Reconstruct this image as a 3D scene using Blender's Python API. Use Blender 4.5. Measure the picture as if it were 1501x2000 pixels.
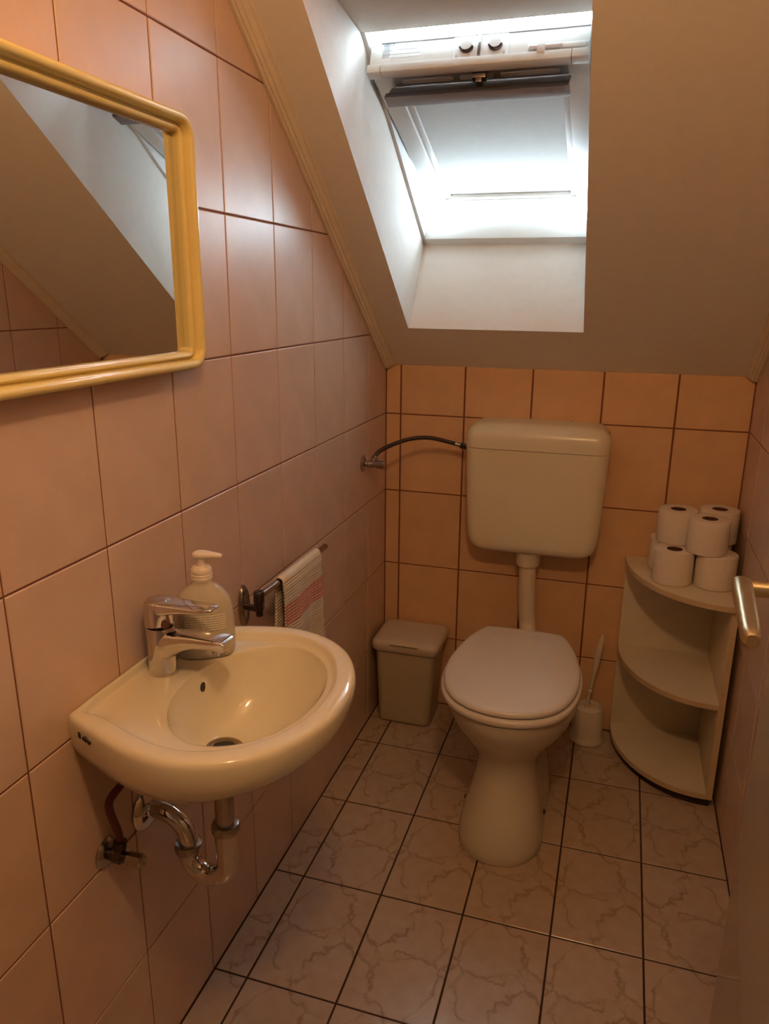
import bpy, bmesh, math, random
from mathutils import Vector, Matrix
random.seed(7)
R = math.radians
for o in list(bpy.data.objects):
    bpy.data.objects.remove(o)
scene = bpy.context.scene
col = scene.collection

# ------------------------------------------------------------------ camera, world, exposure
cam_d = bpy.data.cameras.new('camera')
cam = bpy.data.objects.new('camera', cam_d)
col.objects.link(cam)
yaw, pitch, roll = 0.2991, -0.2811, 0.0074
fwd = Vector((-math.sin(yaw) * math.cos(pitch), math.cos(yaw) * math.cos(pitch), math.sin(pitch)))
rgt = Vector((math.cos(yaw), math.sin(yaw), 0))
upv = rgt.cross(fwd)
r2 = rgt * math.cos(roll) + upv * math.sin(roll)
u2 = -rgt * math.sin(roll) + upv * math.cos(roll)
M = Matrix((r2, u2, -fwd)).transposed().to_4x4()
M.translation = Vector((0.6942, -2.2572, 1.3426))
cam.matrix_world = M
cam_d.sensor_fit = 'HORIZONTAL'
cam_d.sensor_width = 36
cam_d.lens = 1477.9 * 36 / 1501
cam_d.clip_start = 0.01
scene.camera = cam

SKY = 41.0
LAMP = 162.0
world = bpy.data.worlds.new('overcast_sky')
scene.world = world
world.use_nodes = True
bg = world.node_tree.nodes['Background']
bg.inputs[0].default_value = (0.71, 0.88, 1.0, 1)
bg.inputs[1].default_value = SKY
vs = scene.view_settings
vs.view_transform = 'Standard'
vs.look = 'None'
vs.gamma = 1
vs.use_curve_mapping = False
vs.exposure = 0.26
cy = scene.cycles
cy.use_light_tree = False
cy.max_bounces = 6
cy.diffuse_bounces = 4
cy.glossy_bounces = 4
cy.transmission_bounces = 5
cy.transparent_max_bounces = 4
cy.caustics_reflective = False
cy.caustics_refractive = False
cy.use_adaptive_sampling = True
cy.adaptive_threshold = 0.05

# ------------------------------------------------------------------ materials
MATS = {}
def nodes_of(name):
    m = bpy.data.materials.new(name)
    m.use_nodes = True
    nt = m.node_tree
    return m, nt, nt.nodes['Principled BSDF']
def mat(name, c, rough=0.5, metal=0.0, spec=0.5, coat=0.0, noise=0.0, nscale=20.0, bump=0.0, bscale=80.0, trans=0.0, rvar=0.0):
    """principled material with optional procedural mottling and fine relief"""
    m, nt, b = nodes_of(name)
    b.inputs['Base Color'].default_value = (*c, 1)
    b.inputs['Roughness'].default_value = rough
    b.inputs['Metallic'].default_value = metal
    b.inputs['Specular IOR Level'].default_value = spec
    b.inputs['Coat Weight'].default_value = coat
    b.inputs['Coat Roughness'].default_value = 0.08
    b.inputs['Transmission Weight'].default_value = trans
    tc = nt.nodes.new('ShaderNodeTexCoord')
    if noise or rvar:
        n = nt.nodes.new('ShaderNodeTexNoise')
        n.inputs['Scale'].default_value = nscale
        n.inputs['Detail'].default_value = 4
        nt.links.new(tc.outputs['Object'], n.inputs['Vector'])
        mr = nt.nodes.new('ShaderNodeMapRange')
        mr.inputs['From Min'].default_value = 0.3
        mr.inputs['From Max'].default_value = 0.7
        mr.inputs['To Min'].default_value = 1 - noise
        mr.inputs['To Max'].default_value = 1 + noise
        nt.links.new(n.outputs['Fac'], mr.inputs['Value'])
        val = mr.outputs[0]
        if rvar:
            oi = nt.nodes.new('ShaderNodeObjectInfo')
            m2 = nt.nodes.new('ShaderNodeMapRange')
            m2.inputs['To Min'].default_value = 1 - rvar
            m2.inputs['To Max'].default_value = 1 + rvar
            nt.links.new(oi.outputs['Random'], m2.inputs['Value'])
            mu = nt.nodes.new('ShaderNodeMath'); mu.operation = 'MULTIPLY'
            nt.links.new(val, mu.inputs[0]); nt.links.new(m2.outputs[0], mu.inputs[1])
            val = mu.outputs[0]
        sc = nt.nodes.new('ShaderNodeVectorMath'); sc.operation = 'SCALE'
        sc.inputs[0].default_value = c
        nt.links.new(val, sc.inputs['Scale'])
        nt.links.new(sc.outputs[0], b.inputs['Base Color'])
    if bump:
        n2 = nt.nodes.new('ShaderNodeTexNoise')
        n2.inputs['Scale'].default_value = bscale
        n2.inputs['Detail'].default_value = 3
        nt.links.new(tc.outputs['Object'], n2.inputs['Vector'])
        bp = nt.nodes.new('ShaderNodeBump')
        bp.inputs['Strength'].default_value = bump
        bp.inputs['Distance'].default_value = 0.002
        nt.links.new(n2.outputs['Fac'], bp.inputs['Height'])
        nt.links.new(bp.outputs[0], b.inputs['Normal'])
    MATS[name] = m
    return m

mat('wall_tile', (0.655, 0.468, 0.368), 0.36, noise=0.05, nscale=14, bump=0.10, bscale=22, rvar=0.025)
mat('wall_grout', (0.21, 0.075, 0.04), 0.9, noise=0.15, nscale=60)
mat('floor_grout', (0.045, 0.02, 0.014), 0.9, noise=0.15, nscale=60)
mat('ceiling_paint', (0.80, 0.755, 0.70), 0.85, noise=0.02, nscale=40, bump=0.08, bscale=260)
mat('trim_paint', (0.74, 0.645, 0.52), 0.4, noise=0.04, nscale=30)
mat('front_paint', (0.62, 0.56, 0.48), 0.9, noise=0.03)
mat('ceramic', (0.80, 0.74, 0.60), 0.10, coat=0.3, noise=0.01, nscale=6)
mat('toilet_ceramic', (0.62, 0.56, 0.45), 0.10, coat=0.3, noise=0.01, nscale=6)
mat('seat_plastic', (0.76, 0.72, 0.69), 0.22, noise=0.01, nscale=8)
mat('cistern_plastic', (0.78, 0.72, 0.58), 0.25, noise=0.015, nscale=8)
mat('chrome', (0.66, 0.64, 0.63), 0.06, metal=1.0, noise=0.03, nscale=30)
mat('dull_chrome', (0.42, 0.38, 0.36), 0.22, metal=1.0, noise=0.06, nscale=50)
mat('dark_metal', (0.10, 0.08, 0.08), 0.25, metal=1.0, noise=0.1, nscale=60)
mat('brass', (0.60, 0.50, 0.32), 0.36, metal=1.0, noise=0.03, nscale=60)
mat('mirror_glass', (0.86, 0.87, 0.86), 0.0, metal=1.0, noise=0.002)
mat('yellow_plastic', (0.80, 0.66, 0.28), 0.22, coat=0.2, noise=0.02, nscale=20)
mat('melamine', (0.72, 0.64, 0.50), 0.45, noise=0.03, nscale=18)
mat('edge_band', (0.62, 0.48, 0.31), 0.5, noise=0.03, nscale=18)
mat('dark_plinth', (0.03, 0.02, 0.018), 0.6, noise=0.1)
mat('paper', (0.80, 0.72, 0.65), 0.95, noise=0.03, nscale=60, bump=0.25, bscale=160)
mat('cardboard', (0.11, 0.045, 0.03), 0.9, noise=0.08, nscale=40)  # darkened so the shade inside the roll holes is in the colour
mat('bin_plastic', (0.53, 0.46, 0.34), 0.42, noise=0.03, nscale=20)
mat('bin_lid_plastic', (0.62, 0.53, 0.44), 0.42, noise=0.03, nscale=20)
mat('white_plastic', (0.74, 0.66, 0.55), 0.35, noise=0.02, nscale=20)
mat('pump_plastic', (0.86, 0.78, 0.70), 0.3, noise=0.01)
mat('bottle_plastic', (0.86, 0.80, 0.70), 0.16, noise=0.02, nscale=20, trans=0.35)
mat('window_white', (0.78, 0.78, 0.76), 0.35, noise=0.01)
mat('blind_fabric', (0.62, 0.61, 0.58), 0.8, noise=0.02, nscale=40)
mat('alu', (0.20, 0.155, 0.135), 0.45, metal=0.0, noise=0.03)
mat('flap_grey', (0.10, 0.095, 0.10), 0.4, metal=0.3, noise=0.03)
mat('steel_grey', (0.42, 0.42, 0.43), 0.4, metal=0.4, noise=0.03)
mat('door_paint', (0.62, 0.54, 0.42), 0.13, coat=0.4, noise=0.01, nscale=10)
mat('black_ink', (0.015, 0.012, 0.012), 0.5, noise=0.02)
mat('grey_ink', (0.20, 0.22, 0.24), 0.5, noise=0.02)
mat('label_white', (0.85, 0.86, 0.86), 0.4, noise=0.01)
mat('rubber_and_hole_dark', (0.025, 0.02, 0.02), 0.5, noise=0.05)  # real rubber, also the painted dark of holes and gaps
mat('red_hose', (0.10, 0.018, 0.018), 0.4, noise=0.1, nscale=90)
mat('hose_braid', (0.05, 0.035, 0.032), 0.38, metal=0.4, noise=0.35, nscale=700)
mat('lime_stain', (0.33, 0.25, 0.17), 0.28, metal=0.9, noise=0.1, nscale=90)

def floor_tile_mat():
    m, nt, b = nodes_of('floor_tile')
    N = nt.nodes.new; L = nt.links.new
    tc = N('ShaderNodeTexCoord')
    no = N('ShaderNodeTexNoise'); no.inputs['Scale'].default_value = 11; no.inputs['Detail'].default_value = 5
    L(tc.outputs['Object'], no.inputs['Vector'])
    mx = N('ShaderNodeMix'); mx.data_type = 'VECTOR'; mx.inputs['Factor'].default_value = 0.13
    L(tc.outputs['Object'], mx.inputs[4]); L(no.outputs['Color'], mx.inputs[5])
    vo = N('ShaderNodeTexVoronoi'); vo.feature = 'DISTANCE_TO_EDGE'; vo.inputs['Scale'].default_value = 9.5
    L(mx.outputs[1], vo.inputs['Vector'])
    r1 = N('ShaderNodeValToRGB')
    r1.color_ramp.elements[0].position = 0.0; r1.color_ramp.elements[0].color = (1, 1, 1, 1)
    r1.color_ramp.elements[1].position = 0.045; r1.color_ramp.elements[1].color = (0, 0, 0, 1)
    L(vo.outputs['Distance'], r1.inputs['Fac'])
    n2 = N('ShaderNodeTexNoise'); n2.inputs['Scale'].default_value = 13; n2.inputs['Detail'].default_value = 2
    L(tc.outputs['Object'], n2.inputs['Vector'])
    r2_ = N('ShaderNodeMapRange'); r2_.inputs['From Min'].default_value = 0.34; r2_.inputs['From Max'].default_value = 0.52
    L(n2.outputs['Fac'], r2_.inputs['Value'])
    mu = N('ShaderNodeMath'); mu.operation = 'MULTIPLY'
    L(r1.outputs['Color'], mu.inputs[0]); L(r2_.outputs[0], mu.inputs[1])
    n3 = N('ShaderNodeTexNoise'); n3.inputs['Scale'].default_value = 30; n3.inputs['Detail'].default_value = 5
    L(tc.outputs['Object'], n3.inputs['Vector'])
    base = N('ShaderNodeValToRGB')
    base.color_ramp.elements[0].position = 0.3; base.color_ramp.elements[0].color = (0.45, 0.335, 0.25, 1)
    base.color_ramp.elements[1].position = 0.7; base.color_ramp.elements[1].color = (0.50, 0.39, 0.30, 1)
    L(n3.outputs['Fac'], base.inputs['Fac'])
    fm = N('ShaderNodeMath'); fm.operation = 'MULTIPLY'; fm.inputs[1].default_value = 0.52
    L(mu.outputs[0], fm.inputs[0])
    mc = N('ShaderNodeMix'); mc.data_type = 'RGBA'
    L(fm.outputs[0], mc.inputs['Factor']); L(base.outputs['Color'], mc.inputs[6])
    mc.inputs[7].default_value = (0.17, 0.095, 0.05, 1)
    L(mc.outputs[2], b.inputs['Base Color'])
    b.inputs['Roughness'].default_value = 0.2
    MATS['floor_tile'] = m
floor_tile_mat()

def towel_mat():
    m, nt, b = nodes_of('towel_cloth')
    N = nt.nodes.new; L = nt.links.new
    tc = N('ShaderNodeTexCoord'); uv = N('ShaderNodeSeparateXYZ'); L(tc.outputs['UV'], uv.inputs[0])
    def stripe(axis, freq, width):
        a = N('ShaderNodeMath'); a.operation = 'MULTIPLY'; a.inputs[1].default_value = freq; L(uv.outputs[axis], a.inputs[0])
        f = N('ShaderNodeMath'); f.operation = 'FRACT'; L(a.outputs[0], f.inputs[0])
        c = N('ShaderNodeMath'); c.operation = 'LESS_THAN'; c.inputs[1].default_value = width; L(f.outputs[0], c.inputs[0])
        return c.outputs[0]
    def band(lo, hi):
        a = N('ShaderNodeMath'); a.operation = 'GREATER_THAN'; a.inputs[1].default_value = lo; L(uv.outputs[1], a.inputs[0])
        c = N('ShaderNodeMath'); c.operation = 'LESS_THAN'; c.inputs[1].default_value = hi; L(uv.outputs[1], c.inputs[0])
        d = N('ShaderNodeMath'); d.operation = 'MULTIPLY'; L(a.outputs[0], d.inputs[0]); L(c.outputs[0], d.inputs[1])
        return d.outputs[0]
    # v is metres along the cloth from the bar, both sides
    ad = N('ShaderNodeMath'); ad.operation = 'MAXIMUM'
    L(stripe(1, 140, 0.30), ad.inputs[0]); L(stripe(0, 60, 0.10), ad.inputs[1])
    mu = N('ShaderNodeMath'); mu.operation = 'MULTIPLY'; L(ad.outputs[0], mu.inputs[0]); L(band(0.056, 0.104), mu.inputs[1])
    gy = N('ShaderNodeMath'); gy.operation = 'MULTIPLY'; L(stripe(1, 140, 0.28), gy.inputs[0]); L(band(0.02, 0.9), gy.inputs[1])
    g3 = N('ShaderNodeMath'); g3.operation = 'MULTIPLY'; g3.inputs[1].default_value = 0.55; L(gy.outputs[0], g3.inputs[0])
    mg = N('ShaderNodeMix'); mg.data_type = 'RGBA'; L(g3.outputs[0], mg.inputs['Factor'])
    mg.inputs[6].default_value = (0.74, 0.68, 0.60, 1); mg.inputs[7].default_value = (0.36, 0.30, 0.25, 1)
    mc = N('ShaderNodeMix'); mc.data_type = 'RGBA'; L(mu.outputs[0], mc.inputs['Factor'])
    L(mg.outputs[2], mc.inputs[6]); mc.inputs[7].default_value = (0.50, 0.13, 0.11, 1)
    L(mc.outputs[2], b.inputs['Base Color'])
    b.inputs['Roughness'].default_value = 0.95
    MATS['towel_cloth'] = m
towel_mat()

def print_mat():
    """rows of tiny illegible print"""
    m, nt, b = nodes_of('small_print')
    N = nt.nodes.new; L = nt.links.new
    tc = N('ShaderNodeTexCoord'); uv = N('ShaderNodeSeparateXYZ'); L(tc.outputs['UV'], uv.inputs[0])
    a = N('ShaderNodeMath'); a.operation = 'MULTIPLY'; a.inputs[1].default_value = 7; L(uv.outputs[1], a.inputs[0])
    f = N('ShaderNodeMath'); f.operation = 'FRACT'; L(a.outputs[0], f.inputs[0])
    c = N('ShaderNodeMath'); c.operation = 'LESS_THAN'; c.inputs[1].default_value = 0.5; L(f.outputs[0], c.inputs[0])
    fl = N('ShaderNodeMath'); fl.operation = 'FLOOR'; L(a.outputs[0], fl.inputs[0])
    cb = N('ShaderNodeCombineXYZ'); L(uv.outputs[0], cb.inputs[0]); L(fl.outputs[0], cb.inputs[1])
    n = N('ShaderNodeTexNoise'); n.inputs['Scale'].default_value = 45; L(cb.outputs[0], n.inputs['Vector'])
    g = N('ShaderNodeMath'); g.operation = 'GREATER_THAN'; g.inputs[1].default_value = 0.44; L(n.outputs['Fac'], g.inputs[0])
    mu = N('ShaderNodeMath'); mu.operation = 'MULTIPLY'; L(c.outputs[0], mu.inputs[0]); L(g.outputs[0], mu.inputs[1])
    mc = N('ShaderNodeMix'); mc.data_type = 'RGBA'; L(mu.outputs[0], mc.inputs['Factor'])
    mc.inputs[6].default_value = (0.84, 0.77, 0.66, 1); mc.inputs[7].default_value = (0.42, 0.42, 0.36, 1)
    L(mc.outputs[2], b.inputs['Base Color']); b.inputs['Roughness'].default_value = 0.35
    MATS['small_print'] = m
print_mat()

def glass_mat():
    m, nt, b = nodes_of('window_glass')
    b.inputs['Base Color'].default_value = (0.9, 0.95, 0.97, 1)
    b.inputs['Transmission Weight'].default_value = 1.0
    b.inputs['Roughness'].default_value = 0.0
    b.inputs['IOR'].default_value = 1.3
    MATS['window_glass'] = m
glass_mat()
def lamp_mat():
    m, nt, b = nodes_of('lamp_globe')
    b.inputs['Base Color'].default_value = (0.9, 0.8, 0.6, 1)
    b.inputs['Emission Color'].default_value = (1.0, 0.585, 0.265, 1)
    b.inputs['Emission Strength'].default_value = LAMP
    MATS['lamp_globe'] = m
lamp_mat()

# ------------------------------------------------------------------ mesh helpers
def wloc(o):
    v = Vector((0, 0, 0))
    while o is not None:
        v += o.location
        o = o.parent
    return v
class MB:
    def __init__(s):
        s.v = []; s.f = []
    def add(s, v, f):
        n = len(s.v)
        s.v += [Vector(p) for p in v]
        s.f += [[i + n for i in q] for q in f]
        return s
    def from_bm(s, bm):
        bm.verts.index_update()
        s.add([x.co.copy() for x in bm.verts], [[w.index for w in q.verts] for q in bm.faces])
        bm.free()
        return s
    def box(s, x0, x1, y0, y1, z0, z1, bev=0.0, seg=2, rot=None):
        bm = bmesh.new()
        bmesh.ops.create_cube(bm, size=1)
        c = Vector(((x0 + x1) / 2, (y0 + y1) / 2, (z0 + z1) / 2))
        for w in bm.verts:
            w.co = Vector((w.co.x * (x1 - x0), w.co.y * (y1 - y0), w.co.z * (z1 - z0)))
        if bev:
            bmesh.ops.bevel(bm, geom=bm.edges[:], offset=bev, segments=seg, affect='EDGES', profile=0.5)
        for w in bm.verts:
            if rot is not None:
                w.co = rot @ w.co
            w.co += c
        return s.from_bm(bm)
    def loft(s, rings, cap0=True, cap1=True, closed=False):
        n = len(rings[0]); v = []; f = []
        for r in rings:
            v += list(r)
        m = len(rings)
        for i in range(m if closed else m - 1):
            a = i * n; b = ((i + 1) % m) * n
            for j in range(n):
                k = (j + 1) % n
                f.append([a + j, a + k, b + k, b + j])
        if not closed:
            if cap0: f.append(list(range(n))[::-1])
            if cap1: f.append([(m - 1) * n + j for j in range(n)])
        return s.add(v, f)
    def tube(s, path, rad, seg=14, caps=True):
        path = [Vector(p) for p in path]
        rr = rad if isinstance(rad, (list, tuple)) else [rad] * len(path)
        rings = []; ref = None
        for i, p in enumerate(path):
            t = (path[min(i + 1, len(path) - 1)] - path[max(i - 1, 0)]).normalized()
            if ref is None:
                ref = t.orthogonal().normalized()
            ref = (ref - t * ref.dot(t)).normalized()
            bi = t.cross(ref)
            rings.append([p + (ref * math.cos(2 * math.pi * k / seg) + bi * math.sin(2 * math.pi * k / seg)) * rr[i] for k in range(seg)])
        return s.loft(rings, caps, caps)
    def lathe(s, prof, base=(0, 0, 0), axis=(0, 0, 1), seg=24, caps=True):
        base = Vector(base); ax = Vector(axis).normalized(); a = ax.orthogonal().normalized(); b = ax.cross(a)
        rings = [[base + ax * h + (a * math.cos(2 * math.pi * k / seg) + b * math.sin(2 * math.pi * k / seg)) * r for k in range(seg)] for r, h in prof]
        return s.loft(rings, caps, caps)
    def cyl(s, p0, p1, r, seg=20, bev=0.0):
        p0 = Vector(p0); p1 = Vector(p1); L = (p1 - p0).length
        prof = [(r, 0), (r, L)] if not bev else [(r - bev, 0), (r - bev * .3, bev * .3), (r, bev), (r, L - bev), (r - bev * .3, L - bev * .3), (r - bev, L)]
        return s.lathe(prof, p0, p1 - p0, seg)
    def build(s, name, material, parent=None, smooth=True, fn=None, angle=38, origin=None, fix=True):
        vs_ = [Vector(fn(*p)) if fn else p for p in s.v]
        if origin is None:
            if parent is not None:
                origin = wloc(parent)
            else:
                xs = [p.x for p in vs_]; ys = [p.y for p in vs_]; zs = [p.z for p in vs_]
                origin = Vector(((min(xs) + max(xs)) / 2, (min(ys) + max(ys)) / 2, min(zs)))
        origin = Vector(origin)
        me = bpy.data.meshes.new(name)
        me.from_pydata([p - origin for p in vs_], [], s.f)
        if fix:
            bm = bmesh.new(); bm.from_mesh(me)
            bmesh.ops.recalc_face_normals(bm, faces=bm.faces[:])
            bm.to_mesh(me); bm.free()
        if smooth:
            me.shade_smooth()
            me.set_sharp_from_angle(angle=R(angle))
        me.materials.append(MATS[material])
        o = bpy.data.objects.new(name, me)
        col.objects.link(o)
        o.location = origin - (wloc(parent) if parent is not None else Vector((0, 0, 0)))
        o.parent = parent
        return o
def tag(o, label, cat, group=None):
    o['label'] = label; o['category'] = cat
    if group: o['group'] = group
    return o
def thing(name, label, cat, loc, group=None):
    o = bpy.data.objects.new(name, None)
    col.objects.link(o)
    o.location = loc
    o.empty_display_size = 0.05
    return tag(o, label, cat, group)
def struct(o, label=None, cat=None):
    o['kind'] = 'structure'
    if label: o['label'] = label
    if cat: o['category'] = cat
    return o
def catmull(pts, n=8, closed=False):
    pts = [Vector(p) for p in pts]; out = []; m = len(pts)
    rng = range(m) if closed else range(m - 1)
    for i in rng:
        if closed:
            a, b, c, d = pts[(i - 1) % m], pts[i], pts[(i + 1) % m], pts[(i + 2) % m]
        else:
            b, c = pts[i], pts[i + 1]
            a = pts[i - 1] if i > 0 else b * 2 - c
            d = pts[i + 2] if i + 2 < m else c * 2 - b
        for k in range(n):
            t = k / n
            out.append(0.5 * ((2 * b) + (c - a) * t + (2 * a - 5 * b + 4 * c - d) * t * t + (3 * b - a - 3 * c + d) * t ** 3))
    if not closed: out.append(pts[-1])
    return out
def rrect(hw, hh, r, n=4):
    """rounded rectangle outline in 2D"""
    out = []
    for cx, cy, a0 in ((hw - r, hh - r, 0), (-hw + r, hh - r, 90), (-hw + r, -hh + r, 180), (hw - r, -hh + r, 270)):
        for k in range(n + 1):
            a = R(a0 + 90 * k / n)
            out.append((cx + r * math.cos(a), cy + r * math.sin(a)))
    return out
def text_part(name, body, size, material, parent, o, ux, uy, depth=0.0004):
    cu = bpy.data.curves.new(name, 'FONT')
    cu.body = body; cu.size = size; cu.extrude = depth; cu.resolution_u = 3
    tmp = bpy.data.objects.new(name, cu); col.objects.link(tmp)
    dg = bpy.context.evaluated_depsgraph_get()
    me = bpy.data.meshes.new_from_object(tmp.evaluated_get(dg))
    bpy.data.objects.remove(tmp); bpy.data.curves.remove(cu)
    ux = Vector(ux).normalized(); uy = Vector(uy); uy = (uy - ux * uy.dot(ux)).normalized(); uz = ux.cross(uy)
    org = wloc(parent)
    for v in me.vertices:
        v.co = Vector(o) + ux * v.co.x + uy * v.co.y + uz * v.co.z - org
    me.materials.clear(); me.materials.append(MATS[material])
    ob = bpy.data.objects.new(name, me); col.objects.link(ob); ob.parent = parent
    return ob

# ------------------------------------------------------------------ room dimensions
W = 1.043          # room width (left wall x = 0, back wall y = 0)
ZC = 1.1356        # where the sloping ceiling meets the back wall
SL = 0.764         # slope of the ceiling
ZF = 2.40          # flat ceiling
YF = -2.16         # front wall (doorway the picture is taken from)
YT = -(ZF - ZC) / SL
TH = 0.2465        # wall tile module
zrows = [0.0] + [0.2437 + TH * k for k in range(10)]

def clip(poly, a, b, c):
    """keep a*x+b*y<=c"""
    out = []
    for i in range(len(poly)):
        p, q = poly[i], poly[(i + 1) % len(poly)]
        dp, dq = a * p[0] + b * p[1] - c, a * q[0] + b * q[1] - c
        if dp <= 0: out.append(p)
        if dp * dq < 0:
            t = dp / (dp - dq)
            out.append((p[0] + (q[0] - p[0]) * t, p[1] + (q[1] - p[1]) * t))
    return out
def inset(poly, d):
    n = len(poly); out = []
    for i in range(n):
        p0, p1, p2 = Vector(poly[i - 1]), Vector(poly[i]), Vector(poly[(i + 1) % n])
        e1 = (p1 - p0).normalized(); e2 = (p2 - p1).normalized()
        n1 = Vector((-e1.y, e1.x)); n2 = Vector((-e2.y, e2.x))
        k = 1 + n1.dot(n2)
        out.append(tuple(p1 + (n1 + n2) * (d / max(k, 0.35))))
    return out
TCACHE = {}
def tile(poly, frame, parent, material, ch=0.0014, th=0.007, tilt=0.0012, flip=False):
    """a bevelled tile: polygon in the plane of a wall, frame(a, b, h) -> world (h = proud of plane)"""
    area = sum(poly[i - 1][0] * poly[i][1] - poly[i][0] * poly[i - 1][1] for i in range(len(poly))) / 2
    if area < 0: poly = poly[::-1]
    if abs(area) < 0.0004: return
    cx = sum(p[0] for p in poly) / len(poly); cy = sum(p[1] for p in poly) / len(poly)
    key = (parent.name, tuple((round(p[0] - cx, 4), round(p[1] - cy, 4)) for p in poly))
    o0 = Vector(frame(cx, cy, 0))
    if key not in TCACHE:
        q = inset(poly, ch); n = len(poly)
        v = [frame(*p, -th) for p in poly] + [frame(*p, -ch * 0.75) for p in poly] + [frame(*p, 0) for p in q]
        f = []
        for i in range(n):
            k = (i + 1) % n
            f += [[i, k, n + k, n + i], [n + i, n + k, 2 * n + k, 2 * n + i]]
        f.append([2 * n + i for i in range(n)])
        me = bpy.data.meshes.new('tile')
        me.from_pydata([Vector(p) - o0 for p in v], [], f)
        bm = bmesh.new(); bm.from_mesh(me); bmesh.ops.recalc_face_normals(bm, faces=bm.faces[:])
        nrm = Vector(frame(0, 0, 1)) - Vector(frame(0, 0, 0))
        if [x for x in bm.faces if len(x.verts) == n and x.index == 2 * n][0].normal.dot(nrm) < 0:
            bmesh.ops.reverse_faces(bm, faces=bm.faces[:])
        bm.to_mesh(me); bm.free()
        me.materials.append(MATS[material])
        TCACHE[key] = me
    o = bpy.data.objects.new('tile', TCACHE[key])
    col.objects.link(o)
    o.parent = parent
    nrm = (Vector(frame(0, 0, 1)) - Vector(frame(0, 0, 0))).normalized()
    o.location = o0 - wloc(parent) + nrm * random.uniform(-0.0004, 0)
    ax = nrm.orthogonal()
    q = Matrix.Rotation(random.uniform(0, 6.28), 3, nrm) @ ax
    rot = Matrix.Rotation(random.uniform(-tilt, tilt), 3, q)
    if flip: rot = rot @ Matrix.Rotation(math.pi, 3, nrm)
    o.rotation_euler = rot.to_euler()

# ------------------------------------------------------------------ walls and their tiles
def slab(name, poly, frame, h0, h1, material, label, cat):
    mb = MB(); n = len(poly)
    v = [frame(*p, h0) for p in poly] + [frame(*p, h1) for p in poly]
    f = [list(range(n)), [n + i for i in range(n)][::-1]] + [[i, (i + 1) % n, n + (i + 1) % n, n + i] for i in range(n)]
    mb.add(v, f)
    return struct(mb.build(name, material, smooth=False), label, cat)
side = [(-0.12, -0.12), (0.04 - YF, -0.12), (0.04 - YF, ZF + 0.06), (-YT - 0.08, ZF + 0.06), (-0.12, ZC + 0.0)]
# left wall: plane coords (a = distance from back wall, z)
fl = lambda a, z, h: (h, -a, z)
wl = slab('wall_left', side, fl, -0.12, -0.0022, 'wall_grout', 'left wall clad in pinkish beige glazed tiles', 'wall')
def lay(parent, frame, cols, rows, gx, gy, clips, material='wall_tile'):
    for i in range(len(cols) - 1):
        for j in range(len(rows) - 1):
            p = [(cols[i] + gx / 2, rows[j] + gy / 2), (cols[i + 1] - gx / 2, rows[j] + gy / 2), (cols[i + 1] - gx / 2, rows[j + 1] - gy / 2), (cols[i] + gx / 2, rows[j + 1] - gy / 2)]
            for c in clips: 
                p = clip(p, *c)
                if len(p) < 3: break
            if len(p) >= 3: tile(p, frame, parent, material)
slopeclip = (-SL, 1.0, ZC - 0.002)      # z - SL*a <= ZC
lay(wl, fl, [-0.0015] + [0.1752 + 0.2 * k for k in range(10)] + [2.16], zrows, 0.003, 0.003, [slopeclip, (0, 1, ZF)])
fr = lambda a, z, h: (W - h, -a, z)
wr = slab('wall_right', side, fr, -0.12, -0.0022, 'wall_grout', 'right wall clad in pinkish beige glazed tiles', 'wall')
lay(wr, fr, [-0.0015] + [0.2 * k for k in range(1, 11)] + [2.16], zrows, 0.003, 0.003, [slopeclip, (0, 1, ZF)])
fb = lambda a, z, h: (a, -h, z)
wb = slab('wall_back', [(-0.12, -0.12), (W + 0.12, -0.12), (W + 0.12, ZC + 0.05), (-0.12, ZC + 0.05)], fb, -0.12, -0.0022, 'wall_grout', 'low back wall of sandy tiles behind the toilet', 'wall')
mat('back_tile', (0.72, 0.455, 0.26), 0.36, noise=0.06, nscale=14, bump=0.10, bscale=22, rvar=0.03)
lay(wb, fb, [0.0] + [0.0481 + 0.2 * k for k in range(5)] + [W], zrows[:5] + [ZC], 0.0052, 0.0038, [], 'back_tile')

# floor
ff = lambda a, b, h: (a, -b, h)
fo = slab('floor', [(-0.12, -0.12), (W + 0.12, -0.12), (W + 0.12, -YF), (-0.12, -YF)], ff, -0.12, -0.0018, 'floor_grout', 'tiled floor of veined beige marble look', 'floor')
fc = [0.0] + [0.0738 + 0.1933 * k for k in range(6)]
fc[-1] = W
frw = [0.0] + [0.2906 + 0.2939 * k for k in range(7)] + [-YF]
for i in range(len(fc) - 1):
    for j in range(len(frw) - 1):
        g = 0.0042
        x0, x1, y0, y1 = fc[i] + g / 2, fc[i + 1] - g / 2, frw[j] + g / 2, frw[j + 1] - g / 2
        tile([(x0, y0), (x1, y0), (x1, y1), (x0, y1)], ff, fo, 'floor_tile', ch=0.0010, flip=((i * 3 + j * 5) % 4 == 1))

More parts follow.
